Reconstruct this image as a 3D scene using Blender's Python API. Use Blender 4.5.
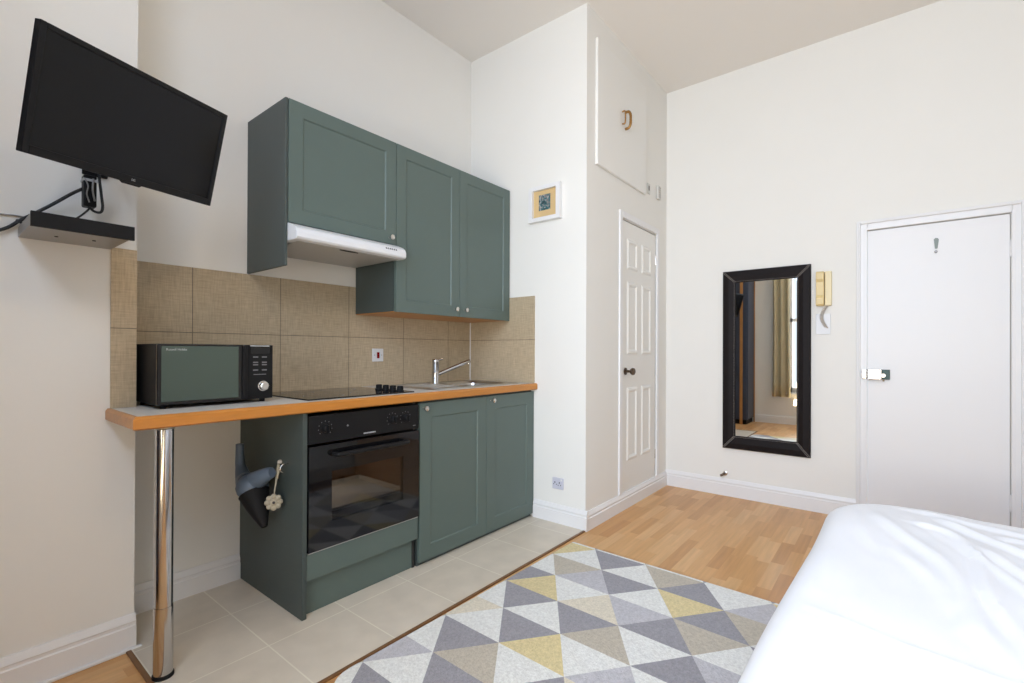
import bpy, bmesh, math, random
from mathutils import Vector, Matrix, noise
random.seed(4)
for o in list(bpy.data.objects): bpy.data.objects.remove(o)
S = bpy.context.scene
COL = S.collection

# ------------------------------------------------------------------ camera
H = 1.12
cam = bpy.data.cameras.new('camera'); camo = bpy.data.objects.new('camera', cam); COL.objects.link(camo)
FPX = 477.434
cam.sensor_fit = 'HORIZONTAL'; cam.sensor_width = 36; cam.lens = FPX / 1024 * 36
cam.shift_y = 8.2028 / 1024
cam.clip_start = .02
yaw, pitch, roll = .896562, .0035135, .0039255
f = Vector((math.sin(yaw)*math.cos(pitch), math.cos(yaw)*math.cos(pitch), math.sin(pitch)))
r = Vector((math.cos(yaw), -math.sin(yaw), 0)); u = r.cross(f)
r2 = r*math.cos(roll) + u*math.sin(roll); u2 = -r*math.sin(roll) + u*math.cos(roll)
camo.matrix_world = Matrix(((r2.x, u2.x, -f.x, 0), (r2.y, u2.y, -f.y, 0), (r2.z, u2.z, -f.z, H), (0, 0, 0, 1)))
S.camera = camo

# ------------------------------------------------------------------ colour management, world, lights
S.view_settings.view_transform = 'Standard'; S.view_settings.look = 'None'
S.view_settings.gamma = 1; S.view_settings.use_curve_mapping = False
S.view_settings.exposure = 0.14
W = bpy.data.worlds.new('sky'); S.world = W; W.use_nodes = True
wn = W.node_tree.nodes; wl = W.node_tree.links
bg = wn['Background']; bg.inputs[0].default_value = (.80, .88, 1, 1); bg.inputs[1].default_value = 1.2

def area(name, loc, size, sizey, power, col, direction, spread=180):
    l = bpy.data.lights.new(name, 'AREA'); l.shape = 'RECTANGLE'; l.size = size; l.size_y = sizey
    l.energy = power; l.color = col; l.spread = math.radians(spread)
    o = bpy.data.objects.new(name, l); COL.objects.link(o); o.location = loc
    o.rotation_euler = Vector(direction).to_track_quat('-Z', 'Y').to_euler()
    return o
# daylight outside the window: cool sky and the warm bounce from the ground outside
area('sky_light', (-.98, .15, 1.95), 2.1, 2.7, 116, (.60, .755, 1), (1, 0, -.55), 160)
area('ground_bounce', (-.90, .15, .75), 2.1, 1.2, 66, (1, .80, .50), (1, .0, .9))
# ------------------------------------------------------------------ materials
def srgb(r, g, b):
    def c(v):
        v /= 255
        return v/12.92 if v <= .04045 else ((v+.055)/1.055)**2.4
    return (c(r), c(g), c(b), 1)

def mat(name, col, rough=.5, metal=0, bump=0, bscale=80, var=0, vscale=6, spec=.5, coat=0, stretch=None):
    m = bpy.data.materials.new(name); m.use_nodes = True
    nt = m.node_tree; p = nt.nodes['Principled BSDF']
    p.inputs['Base Color'].default_value = col; p.inputs['Roughness'].default_value = rough
    p.inputs['Metallic'].default_value = metal; p.inputs['Specular IOR Level'].default_value = spec
    p.inputs['Coat Weight'].default_value = coat
    tc = nt.nodes.new('ShaderNodeTexCoord'); mp = nt.nodes.new('ShaderNodeMapping')
    nt.links.new(tc.outputs['Object'], mp.inputs[0])
    if stretch: mp.inputs['Scale'].default_value = stretch
    n = nt.nodes.new('ShaderNodeTexNoise'); n.inputs['Scale'].default_value = vscale; n.inputs['Detail'].default_value = 4
    nt.links.new(mp.outputs[0], n.inputs[0])
    if var:
        mx = nt.nodes.new('ShaderNodeMix'); mx.data_type = 'RGBA'
        mx.inputs[6].default_value = tuple(c*(1-var) for c in col[:3])+(1,)
        mx.inputs[7].default_value = tuple(min(1, c*(1+var)) for c in col[:3])+(1,)
        nt.links.new(n.outputs[0], mx.inputs[0]); nt.links.new(mx.outputs[2], p.inputs['Base Color'])
    if bump:
        n2 = nt.nodes.new('ShaderNodeTexNoise'); n2.inputs['Scale'].default_value = bscale
        nt.links.new(mp.outputs[0], n2.inputs[0])
        b = nt.nodes.new('ShaderNodeBump'); b.inputs['Strength'].default_value = bump; b.inputs['Distance'].default_value = .004
        nt.links.new(n2.outputs[0], b.inputs['Height']); nt.links.new(b.outputs[0], p.inputs['Normal'])
    return m

def emis(name, col, s):
    m = mat(name, col, .5); p = m.node_tree.nodes['Principled BSDF']
    p.inputs['Emission Color'].default_value = col; p.inputs['Emission Strength'].default_value = s
    return m

M = {}
M['wall'] = mat('wall_paint', (.82, .802, .757, 1), .75, bump=.06, bscale=60, var=.015, vscale=3, spec=.25)
M['ceiling'] = mat('ceiling_paint', (.85, .815, .77, 1), .9, spec=.1)
M['gloss'] = mat('white_gloss_paint', (.80, .79, .785, 1), .35, bump=.02, bscale=40)
M['door_white'] = mat('door_paint', (.80, .79, .785, 1), .4, bump=.03, bscale=25)
M['cupboard_white'] = mat('cupboard_door_paint', (.81, .795, .755, 1), .4, bump=.03, bscale=25)
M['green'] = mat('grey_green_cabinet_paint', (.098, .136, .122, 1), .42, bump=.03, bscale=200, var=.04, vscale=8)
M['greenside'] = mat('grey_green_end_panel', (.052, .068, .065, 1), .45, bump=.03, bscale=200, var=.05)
M['carcass'] = mat('dark_carcass', (.02, .022, .022, 1), .7)
M['white_plastic'] = mat('white_plastic', (.72, .72, .73, 1), .35)
M['hoodwhite'] = mat('hood_white_enamel', (.74, .75, .77, 1), .3)
M['hoodunder'] = mat('hood_underside_filter', (.50, .49, .47, 1), .45, .2, bump=.3, bscale=300)
M['black'] = mat('black_plastic', (.008, .008, .009, 1), .42, spec=.22, bump=.05, bscale=400)
M['blackmatt'] = mat('black_matt_plastic', (.008, .008, .009, 1), .6, spec=.2)
M['blackgloss'] = mat('black_glass', (.006, .006, .007, 1), .05, spec=.55)
M['screen'] = mat('television_screen', (.005, .005, .006, 1), .12, spec=.25)
M['chrome'] = mat('polished_chrome', (.54, .53, .53, 1), .14, 1)
M['steel'] = mat('brushed_steel', (.55, .54, .52, 1), .28, 1, bump=.05, bscale=200, stretch=(1, 20, 1))
M['nickel'] = mat('satin_nickel', (.68, .66, .63, 1), .22, 1)
M['bronze'] = mat('dark_bronze', (.16, .12, .09, 1), .3, 1)
M['brass'] = mat('brass', (.42, .23, .08, 1), .25, 1)
M['greymetal'] = mat('grey_metal_chassis', (.32, .31, .30, 1), .32, .55)
M['worktop'] = mat('pale_stone_laminate', (.66, .63, .58, 1), .4, var=.12, vscale=90, bump=.03, bscale=300)
M['edging'] = mat('orange_wood_edging', (.50, .19, .024, 1), .35, var=.25, vscale=7, stretch=(1, 8, 8), coat=.2)
M['mdfs'] = mat('threshold_wood', (.20, .095, .035, 1), .5, var=.3, vscale=20)
M['microglass'] = mat('microwave_mirror_door', (.10, .135, .115, 1), .12, .55)
M['leather'] = mat('black_leather', (.009, .006, .006, 1), .5, spec=.15, bump=.5, bscale=160, var=.3, vscale=20)
M['stitch'] = mat('pale_stitching', (.42, .38, .34, 1), .8)
M['mirror'] = mat('mirror_silver', (.93, .94, .92, 1), .0, 1)
M['cream'] = mat('aged_cream_plastic', (.72, .56, .27, 1), .4)
M['creamlight'] = mat('cream_plastic', (.78, .66, .40, 1), .4)
M['cord'] = mat('pale_cord', (.55, .50, .45, 1), .6)
M['cable'] = mat('black_cable', (.012, .012, .012, 1), .5)
M['duvet'] = mat('white_cotton', (.87, .875, .90, 1), .9, bump=.12, bscale=500, spec=.1)
M['mattress'] = mat('mattress_ticking', (.75, .75, .74, 1), .9)
M['bluegrey'] = mat('blue_grey_plastic', (.115, .155, .215, 1), .4)
M['navy'] = mat('navy_wardrobe', (.035, .045, .075, 1), .5, var=.1)
M['woodside'] = mat('orange_wood', (.42, .19, .05, 1), .45, var=.25, vscale=10, stretch=(8, 8, 1))
M['curtain'] = mat('beige_curtain_cloth', (.52, .46, .31, 1), .85, bump=.2, bscale=300, var=.06, vscale=5)
M['mount'] = mat('tan_mount_board', (.66, .47, .23, 1), .8, var=.06, vscale=30)
M['hookwhite'] = mat('silver_sticker', (.24, .28, .26, 1), .5, 0)
M['red'] = mat('red_rocker', (.22, .002, .004, 1), .7, spec=.05)
M['label'] = mat('printed_silver', (.45, .46, .47, 1), .4)
M['labeldim'] = mat('printed_grey', (.18, .18, .19, 1), .4)
M['printdark'] = mat('printed_dark', (.05, .05, .06, 1), .5)
M['crochet'] = mat('crochet_cream', (.42, .38, .29, 1), .95, bump=.6, bscale=200)
M['ovenin'] = mat('oven_enamel', (.17, .085, .04, 1), .4)
M['traym'] = mat('oven_tray', (.60, .63, .62, 1), .45, .0, bump=.4, bscale=30)
M['socketgrey'] = mat('grey_socket', (.58, .58, .66, 1), .4)
M['wallplug'] = mat('white_plate', (.60, .585, .55, 1), .4)

def glass(name, tint, fac=.06):
    m = bpy.data.materials.new(name); m.use_nodes = True; nt = m.node_tree
    for n in list(nt.nodes): nt.nodes.remove(n)
    o = nt.nodes.new('ShaderNodeOutputMaterial'); t = nt.nodes.new('ShaderNodeBsdfTransparent'); g = nt.nodes.new('ShaderNodeBsdfGlossy')
    t.inputs[0].default_value = tint; g.inputs['Roughness'].default_value = .03
    mx = nt.nodes.new('ShaderNodeMixShader'); fr = nt.nodes.new('ShaderNodeFresnel'); fr.inputs[0].default_value = 1.45
    nt.links.new(fr.outputs[0], mx.inputs[0]); nt.links.new(t.outputs[0], mx.inputs[1]); nt.links.new(g.outputs[0], mx.inputs[2])
    nt.links.new(mx.outputs[0], o.inputs[0]); return m
M['pane'] = glass('window_glass', (.97, .98, .98, 1))
M['ovenglass'] = glass('oven_glass', (.45, .43, .41, 1))

def walltile(name, axis):
    """woven beige tiles 0.4 x 0.3 m with thin grout"""
    m = bpy.data.materials.new(name); m.use_nodes = True; nt = m.node_tree; N = nt.nodes.new; L = nt.links.new
    p = nt.nodes['Principled BSDF']; p.inputs['Roughness'].default_value = .42; p.inputs['Specular IOR Level'].default_value = .35
    tc = N('ShaderNodeTexCoord'); sp = N('ShaderNodeSeparateXYZ'); L(tc.outputs['Object'], sp.inputs[0])
    a = N('ShaderNodeMath'); a.operation = 'ADD'; a.inputs[1].default_value = .01 if axis == 0 else -.025
    L(sp.outputs[axis], a.inputs[0])
    cb = N('ShaderNodeCombineXYZ'); L(a.outputs[0], cb.inputs[0]); L(sp.outputs[2], cb.inputs[1])
    br = N('ShaderNodeTexBrick'); L(cb.outputs[0], br.inputs[0])
    br.offset = 0; br.squash = 1; br.inputs['Scale'].default_value = 1
    br.inputs['Brick Width'].default_value = .4 if axis == 0 else .62; br.inputs['Row Height'].default_value = .3
    br.inputs['Mortar Size'].default_value = .0018; br.inputs['Mortar Smooth'].default_value = .2
    br.inputs['Color1'].default_value = (.48, .385, .26, 1); br.inputs['Color2'].default_value = (.45, .36, .24, 1)
    br.inputs['Mortar'].default_value = (.15, .125, .09, 1)
    # woven streaks both ways
    tot = None
    for sc in ((16, 190), (170, 13)):
        mp = N('ShaderNodeMapping'); mp.inputs['Scale'].default_value = (sc[0], sc[1], 1); L(cb.outputs[0], mp.inputs[0])
        n = N('ShaderNodeTexNoise'); n.inputs['Scale'].default_value = 1; n.inputs['Detail'].default_value = 3; L(mp.outputs[0], n.inputs[0])
        if tot is None: tot = n.outputs[0]
        else:
            ad = N('ShaderNodeMath'); ad.operation = 'ADD'; L(tot, ad.inputs[0]); L(n.outputs[0], ad.inputs[1]); tot = ad.outputs[0]
    mr = N('ShaderNodeMapRange'); mr.inputs[1].default_value = .65; mr.inputs[2].default_value = 1.35; mr.inputs[3].default_value = .80; mr.inputs[4].default_value = 1.20
    L(tot, mr.inputs[0])
    mu = N('ShaderNodeMix'); mu.data_type = 'RGBA'; mu.blend_type = 'MULTIPLY'; mu.inputs[0].default_value = 1
    L(br.outputs[0], mu.inputs[6]); L(mr.outputs[0], mu.inputs[7]); L(mu.outputs[2], p.inputs['Base Color'])
    b = N('ShaderNodeBump'); b.inputs['Strength'].default_value = .25; b.inputs['Distance'].default_value = .002; L(tot, b.inputs['Height'])
    L(b.outputs[0], p.inputs['Normal'])
    return m
M['tile_x'] = walltile('woven_beige_wall_tile', 0)
M['tile_y'] = walltile('woven_beige_wall_tile_side', 1)

def floortile():
    m = bpy.data.materials.new('cream_floor_tile'); m.use_nodes = True; nt = m.node_tree; N = nt.nodes.new; L = nt.links.new
    p = nt.nodes['Principled BSDF']; p.inputs['Roughness'].default_value = .38
    tc = N('ShaderNodeTexCoord'); mp = N('ShaderNodeMapping'); mp.inputs['Location'].default_value = (.149, .23, 0)
    L(tc.outputs['Object'], mp.inputs[0])
    br = N('ShaderNodeTexBrick'); L(mp.outputs[0], br.inputs[0]); br.offset = 0; br.inputs['Scale'].default_value = 1
    br.inputs['Brick Width'].default_value = .3295; br.inputs['Row Height'].default_value = .345
    br.inputs['Mortar Size'].default_value = .003; br.inputs['Mortar Smooth'].default_value = .3
    br.inputs['Color1'].default_value = (.67, .59, .48, 1); br.inputs['Color2'].default_value = (.71, .635, .53, 1)
    br.inputs['Mortar'].default_value = (.82, .76, .63, 1)
    n = N('ShaderNodeTexNoise'); n.inputs['Scale'].default_value = 9; n.inputs['Detail'].default_value = 5; L(tc.outputs['Object'], n.inputs[0])
    mr = N('ShaderNodeMapRange'); mr.inputs[3].default_value = .86; mr.inputs[4].default_value = 1.12; L(n.outputs[0], mr.inputs[0])
    mu = N('ShaderNodeMix'); mu.data_type = 'RGBA'; mu.blend_type = 'MULTIPLY'; mu.inputs[0].default_value = 1
    L(br.outputs[0], mu.inputs[6]); L(mr.outputs[0], mu.inputs[7]); L(mu.outputs[2], p.inputs['Base Color'])
    return m
M['floortile'] = floortile()

def woodfloor():
    m = bpy.data.materials.new('oak_strip_laminate'); m.use_nodes = True; nt = m.node_tree; N = nt.nodes.new; L = nt.links.new
    p = nt.nodes['Principled BSDF']; p.inputs['Roughness'].default_value = .33; p.inputs['Specular IOR Level'].default_value = .4
    tc = N('ShaderNodeTexCoord'); sp = N('ShaderNodeSeparateXYZ'); L(tc.outputs['Object'], sp.inputs[0])
    RW, BW = .064, .34
    dv = N('ShaderNodeMath'); dv.operation = 'DIVIDE'; dv.inputs[1].default_value = RW; L(sp.outputs[1], dv.inputs[0])
    fl = N('ShaderNodeMath'); fl.operation = 'FLOOR'; L(dv.outputs[0], fl.inputs[0])
    wn1 = N('ShaderNodeTexWhiteNoise'); wn1.noise_dimensions = '1D'; L(fl.outputs[0], wn1.inputs['W'])
    dx = N('ShaderNodeMath'); dx.operation = 'DIVIDE'; dx.inputs[1].default_value = BW; L(sp.outputs[0], dx.inputs[0])
    ad = N('ShaderNodeMath'); ad.operation = 'ADD'; L(dx.outputs[0], ad.inputs[0]); L(wn1.outputs[0], ad.inputs[1])
    fx = N('ShaderNodeMath'); fx.operation = 'FLOOR'; L(ad.outputs[0], fx.inputs[0])
    cb = N('ShaderNodeCombineXYZ'); L(fx.outputs[0], cb.inputs[0]); L(fl.outputs[0], cb.inputs[1])
    w2 = N('ShaderNodeTexWhiteNoise'); w2.noise_dimensions = '2D'; L(cb.outputs[0], w2.inputs['Vector'])
    rp = N('ShaderNodeValToRGB'); e = rp.color_ramp.elements
    e[0].position = 0; e[0].color = (.54, .27, .10, 1); e[1].position = 1; e[1].color = (.70, .42, .19, 1)
    x = rp.color_ramp.elements.new(.5); x.color = (.64, .345, .135, 1)
    L(w2.outputs['Value'], rp.inputs[0])
    mp = N('ShaderNodeMapping'); mp.inputs['Scale'].default_value = (3, 45, 1); L(tc.outputs['Object'], mp.inputs[0])
    ofs = N('ShaderNodeVectorMath'); L(mp.outputs[0], ofs.inputs[0]); L(cb.outputs[0], ofs.inputs[1])
    n = N('ShaderNodeTexNoise'); n.inputs['Scale'].default_value = 1; n.inputs['Detail'].default_value = 5; L(ofs.outputs[0], n.inputs[0])
    mr = N('ShaderNodeMapRange'); mr.inputs[1].default_value = .3; mr.inputs[2].default_value = .7; mr.inputs[3].default_value = .90; mr.inputs[4].default_value = 1.08; L(n.outputs[0], mr.inputs[0])
    mu = N('ShaderNodeMix'); mu.data_type = 'RGBA'; mu.blend_type = 'MULTIPLY'; mu.inputs[0].default_value = 1
    L(rp.outputs[0], mu.inputs[6]); L(mr.outputs[0], mu.inputs[7]); L(mu.outputs[2], p.inputs['Base Color'])
    return m
M['wood'] = woodfloor()

def rugmat(name, c):
    m = mat(name, c, .95, bump=1, bscale=170, var=.30, vscale=95, spec=.05)
    m.node_tree.nodes['Principled BSDF'].inputs['Sheen Weight'].default_value = .2
    return m
RC = {'w': rugmat('rug_ivory', (.80, .77, .73, 1)), 'c': rugmat('rug_cream', (.72, .65, .52, 1)), 'y': rugmat('rug_yellow', (.70, .58, .31, 1)),
      'b': rugmat('rug_beige', (.52, .46, .37, 1)), 'g': rugmat('rug_grey', (.32, .305, .325, 1)), 'l': rugmat('rug_pale_grey', (.53, .51, .53, 1))}

# ------------------------------------------------------------------ helpers
def wloc(o):
    v = Vector(o.location); p = o.parent
    while p: v += Vector(p.location); p = p.parent
    return v

def obj(name, bm, m, parent=None, bevel=0, smooth=False, local=False, seg=2, origin='keep'):
    """bm in world coordinates (or in the parent's frame if local)"""
    if parent is not None and not local:
        bmesh.ops.translate(bm, verts=bm.verts, vec=-wloc(parent))
    me = bpy.data.meshes.new(name)
    bmesh.ops.recalc_face_normals(bm, faces=bm.faces)
    loc = Vector((0, 0, 0))
    if parent is None and origin == 'base':
        xs = [v.co for v in bm.verts]
        loc = Vector(((min(v.x for v in xs)+max(v.x for v in xs))/2, (min(v.y for v in xs)+max(v.y for v in xs))/2, min(v.z for v in xs)))
        bmesh.ops.translate(bm, verts=bm.verts, vec=-loc)
    if smooth:
        for fc in bm.faces: fc.smooth = True
    bm.to_mesh(me); bm.free()
    if smooth: me.set_sharp_from_angle(angle=math.radians(50))
    for mm in (m if isinstance(m, list) else [m]): me.materials.append(mm)
    o = bpy.data.objects.new(name, me); COL.objects.link(o); o.location = loc
    if parent is not None: o.parent = parent
    if bevel:
        b = o.modifiers.new('bevel', 'BEVEL'); b.width = bevel; b.segments = seg; b.limit_method = 'ANGLE'; b.angle_limit = math.radians(40)
        b.harden_normals = False
    return o

def box(bm, a, b):
    x0, y0, z0 = a; x1, y1, z1 = b
    vs = [bm.verts.new(p) for p in ((x0,y0,z0),(x1,y0,z0),(x1,y1,z0),(x0,y1,z0),(x0,y0,z1),(x1,y0,z1),(x1,y1,z1),(x0,y1,z1))]
    for q in ((0,3,2,1),(4,5,6,7),(0,1,5,4),(1,2,6,5),(2,3,7,6),(3,0,4,7)): bm.faces.new([vs[i] for i in q])
    return bm
def B(*boxes):
    bm = bmesh.new()
    for a, b in boxes: box(bm, a, b)
    return bm

def lathe(bm, prof, origin, axis=(0, 0, 1), n=24):
    """prof: list of (radius, distance along axis)"""
    ax = Vector(axis).normalized(); q = ax.to_track_quat('Z', 'Y'); o = Vector(origin)
    rings = []
    for rr, d in prof:
        rings.append([bm.verts.new(o + q @ Vector((max(rr, 1e-5)*math.cos(2*math.pi*i/n), max(rr, 1e-5)*math.sin(2*math.pi*i/n), d))) for i in range(n)])
    for a, b in zip(rings, rings[1:]):
        for i in range(n): bm.faces.new((a[i], a[(i+1) % n], b[(i+1) % n], b[i]))
    bm.faces.new(rings[0]); bm.faces.new(rings[-1]); return bm

def catmull(pts, k=8):
    P = [Vector(p) for p in pts]; P = [P[0]*2-P[1]] + P + [P[-1]*2-P[-2]]; out = []
    for i in range(1, len(P)-2):
        for j in range(k):
            t = j/k
            out.append(.5*((2*P[i]) + (-P[i-1]+P[i+1])*t + (2*P[i-1]-5*P[i]+4*P[i+1]-P[i+2])*t*t + (-P[i-1]+3*P[i]-3*P[i+1]+P[i+2])*t**3))
    out.append(P[-2]); return out

def tube(bm, pts, rad, n=10, smooth=True, k=8):
    P = catmull(pts, k) if smooth else [Vector(p) for p in pts]
    rads = rad if isinstance(rad, list) else None
    rings = []; prev = None
    for i, p in enumerate(P):
        t = (P[min(i+1, len(P)-1)] - P[max(i-1, 0)]).normalized()
        if prev is None:
            a = Vector((0, 0, 1)) if abs(t.z) < .9 else Vector((1, 0, 0)); nrm = t.cross(a).normalized()
        else: nrm = (prev - t*prev.dot(t)).normalized()
        prev = nrm; bn = t.cross(nrm)
        rr = rad if rads is None else rads[min(len(rads)-1, int(i/(len(P)-1)*(len(rads)-1)+.0001))] if rads and False else (rad if rads is None else (lambda s: rads[int(s)] + (rads[min(int(s)+1, len(rads)-1)]-rads[int(s)])*(s-int(s)))(i/(len(P)-1)*(len(rads)-1)))
        rings.append([bm.verts.new(p + (nrm*math.cos(2*math.pi*j/n) + bn*math.sin(2*math.pi*j/n))*rr) for j in range(n)])
    for a, b in zip(rings, rings[1:]):
        for j in range(n): bm.faces.new((a[j], a[(j+1) % n], b[(j+1) % n], b[j]))
    bm.faces.new(rings[0]); bm.faces.new(rings[-1]); return bm

def prism(bm, poly, fn0, fn1):
    """poly of 2-D points; fn0/fn1 map (a,b) to the two end caps"""
    A = [bm.verts.new(fn0(*p)) for p in poly]; Bv = [bm.verts.new(fn1(*p)) for p in poly]
    bm.faces.new(A); bm.faces.new(Bv)
    for i in range(len(poly)): bm.faces.new((A[i], A[(i+1) % len(poly)], Bv[(i+1) % len(poly)], Bv[i]))
    return bm

def thing(name, label, cat, loc=(0, 0, 0), rot=(0, 0, 0), group=None):
    o = bpy.data.objects.new(name, None); COL.objects.link(o); o.location = loc; o.rotation_euler = rot
    o.empty_display_size = .1
    return tag(o, label, cat, group)
def tag(o, label, cat, group=None):
    o['label'] = label; o['category'] = cat
    if group: o['group'] = group
    return o
def struct(name, bm, m, label=None, bevel=0, cat=None, parent=None, smooth=False):
    o = obj(name, bm, m, parent, bevel=bevel, smooth=smooth)
    if parent is None:
        o['kind'] = 'structure'
        if label: o['label'] = label; o['category'] = cat
    return o
def text(name, body, size, m, parent, loc, rot, ext=.0004):
    c = bpy.data.curves.new(name, 'FONT'); c.body = body; c.size = size; c.extrude = ext; c.align_x = 'CENTER'; c.align_y = 'CENTER'
    t = bpy.data.objects.new('tmp', c); COL.objects.link(t)
    bpy.context.view_layer.update()
    me = bpy.data.meshes.new_from_object(t.evaluated_get(bpy.context.evaluated_depsgraph_get()))
    bpy.data.objects.remove(t)
    me.materials.clear(); me.materials.append(m)
    o = bpy.data.objects.new(name, me); COL.objects.link(o); o.parent = parent
    o.location = loc; o.rotation_euler = rot
    return o

# ------------------------------------------------------------------ the room
YK, YB, XB = 2.505, 2.24, .523          # kitchen wall, chimney breast face, its right edge
XC, YC, XF = 2.626, 1.505, 3.974          # column face, closet face, far wall
XW, YS, ZC = -.58, -2.3, 3.312          # window wall, wall behind, ceiling
struct('floor', B(((XW-.2, YS-.15, -.12), (XF+.15, YK+.15, 0))), M['wood'], 'pale oak strip laminate floor of the room', cat='floor')
struct('floor_tiles', B(((.508, 1.507, 0), (XC, YK, .006))), M['floortile'], 'cream square tiles on the floor of the kitchen strip', cat='floor')
struct('ceiling', B(((XW-.2, YS-.15, ZC), (XF+.15, YK+.15, ZC+.12))), M['ceiling'], 'plain white ceiling', cat='ceiling')
struct('wall_kitchen', B(((XB, YK, 0), (XC, YK+.15, ZC))), M['wall'], 'cream wall behind the kitchen units', cat='wall')
struct('wall_chimney_breast', B(((XW, YB, 0), (XB, YK+.15, ZC))), M['wall'], 'projecting wall on the left that carries the television', cat='wall')
struct('wall_column', B(((XC, YC, 0), (3.112, YK+.15, ZC)), ((3.112, YC, 2.068), (3.755, YK+.15, ZC)), ((3.112, YC, 0), (3.755, YK+.15, .088)),
                        ((3.755, YC, 0), (XF, YK+.15, ZC)), ((3.112, YC+.25, .088), (3.755, YK+.15, 2.068))), M['wall'],
       'boxed out white wall with the narrow panelled cupboard door', cat='wall')
DY0, DY1, DZ = -.532, .139, 1.937
struct('wall_far', B(((XF, DY1, 0), (XF+.15, YK+.15, ZC)), ((XF, DY0, DZ), (XF+.15, DY1, ZC)), ((XF, YS-.15, 0), (XF+.15, DY0, ZC))), M['wall'],
       'white end wall with the long mirror and entrance door', cat='wall')
struct('wall_behind', B(((XW-.2, YS-.15, 0), (XF, YS, ZC))), M['wall'])
WY0, WY1, WZ0, WZ1 = -.90, 1.27, .50, 2.80
struct('wall_window', B(((XW-.2, YS, 0), (XW, WY0, ZC)), ((XW-.2, WY1, 0), (XW, YB, ZC)), ((XW-.2, WY0, 0), (XW, WY1, WZ0)), ((XW-.2, WY0, WZ1), (XW, WY1, ZC))), M['wall'])
# window frame
wf = struct('window_1', B(((XW-.14, WY0, WZ0), (XW-.08, WY0+.06, WZ1)), ((XW-.14, WY1-.035, WZ0), (XW-.08, WY1, WZ1)), ((XW-.14, WY0, WZ0), (XW-.08, WY1, WZ0+.07)),
                          ((XW-.14, WY0, WZ1-.06), (XW-.08, WY1, WZ1)), ((XW-.14, .125, WZ0), (XW-.08, .175, WZ1)), ((XW-.14, WY0, 1.60), (XW-.08, WY1, 1.65))), M['gloss'], 'white painted sash window', cat='window')
obj('window_sill', B(((XW-.08, WY0-.03, WZ0-.03), (XW+.06, WY1+.03, WZ0))), M['gloss'], wf, bevel=.006)
obj('pane', B(((XW-.115, WY0+.05, WZ0+.06), (XW-.110, WY1-.05, WZ1-.05))), M['pane'], wf)

def skirt(name, p0, p1, nrm, h=.125, t=.018, z=0, label=None):
    """skirting board with a stepped moulding along the wall from p0 to p1"""
    p0 = Vector((*p0, 0)); p1 = Vector((*p1, 0)); n = Vector((*nrm, 0))
    prof = [(-.004, 0), (t, 0), (t, h-.042), (t-.004, h-.038), (t-.004, h-.030), (t-.002, h-.024), (t-.008, h-.010), (t-.012, h), (-.004, h)]
    bm = bmesh.new()
    prism(bm, prof, lambda a, b: p0 + n*a + Vector((0, 0, b+z)), lambda a, b: p1 + n*a + Vector((0, 0, b+z)))
    o = struct(name, bm, M['gloss'], label, cat='skirting board'); return o
skirt('baseboard_kitchen', (XB, YK), (.998, YK), (0, -1), label='white skirting board under the breakfast end of the worktop')
skirt('baseboard_left', (XW+.5, YB), (XB+.003, YB), (0, -1), h=.128)
struct('trim_8', B(((XB-.5, YB-.032, 0), (XB+.018, YB-.017, .012)),), M['gloss'], bevel=.004)
skirt('baseboard_column', (XC, 1.90), (XC, YC-.018), (-1, 0), z=0)
skirt('baseboard_closet', (XC, YC), (XF, YC), (0, -1), h=.115)
skirt('baseboard_far', (XF, YC), (XF, .195), (-1, 0), h=.13)
skirt('baseboard_far_right', (XF, -.60), (XF, YS), (-1, 0), h=.13)
skirt('baseboard_window', (XW, YS), (XW, 1.75), (1, 0), h=.13)
# tiles on the walls
struct('wall_tiles_kitchen', B(((XB, YK-.008, .866), (XC, YK, 1.497))), M['tile_x'], 'beige woven look tiles above the worktop', cat='wall tiles')
struct('wall_tiles_chimney', B(((.447, YB-.008, .866), (XB, YB, 1.495))), M['tile_x'], 'narrow strip of beige tiles left of the microwave', cat='wall tiles')
struct('wall_tiles_column', B(((XC-.008, 1.900, .866), (XC, YK-.008, 1.497))), M['tile_y'], 'beige tiles on the side wall right of the sink', cat='wall tiles')
struct('trim_1', B(((XC-.012, YK-.014, .905), (XC-.006, YK-.006, 1.34))), M['gloss'])
# thresholds round the floor tiles
struct('trim_2', B(((.495, 1.494, 0), (XC-.02, 1.509, .008))), M['mdfs'], 'dark wooden strip along the edge of the floor tiles', cat='trim', bevel=.002)
struct('trim_3', B(((.492, 1.50, 0), (.508, YB-.02, .008))), M['mdfs'], bevel=.002)

# ------------------------------------------------------------------ closet door (6 panels)
dl = struct('door_1', B(((3.125, YC+.004, .09), (3.742, YC+.04, 2.061))), M['cupboard_white'], 'narrow white six panel cupboard door beside the corner', cat='door')
def ring(bm, x0, x1, z0, z1, y, w, d):
    """raised moulding rectangle on a face that looks along -Y"""
    prof = [(0, 0), (w*.35, -d), (w*.7, -d), (w, 0)]
    loops = []
    for a, b in prof:
        loops.append([bm.verts.new(p) for p in ((x0+a, y+b-.0003, z0+a), (x1-a, y+b-.0003, z0+a), (x1-a, y+b-.0003, z1-a), (x0+a, y+b-.0003, z1-a))])
    for a, b in zip(loops, loops[1:]):
        for i in range(4): bm.faces.new((a[i], a[(i+1) % 4], b[(i+1) % 4], b[i]))
for (x0, x1) in ((3.215, 3.395), (3.470, 3.650)):
    for (z0, z1) in ((.33, .86), (1.10, 1.63), (1.72, 1.94)):
        bm = bmesh.new(); ring(bm, x0, x1, z0, z1, YC+.004, .035, .009); obj('panel_moulding', bm, M['cupboard_white'], dl)
kb = obj('door_knob', lathe(bmesh.new(), [(.026, 0), (.026, .006), (.010, .010), (.009, .035), (.018, .042), (.026, .055), (.024, .068), (.012, .075)], (3.195, YC+.004, .98), (0, -1, 0)), M['bronze'], dl, smooth=True)
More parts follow.
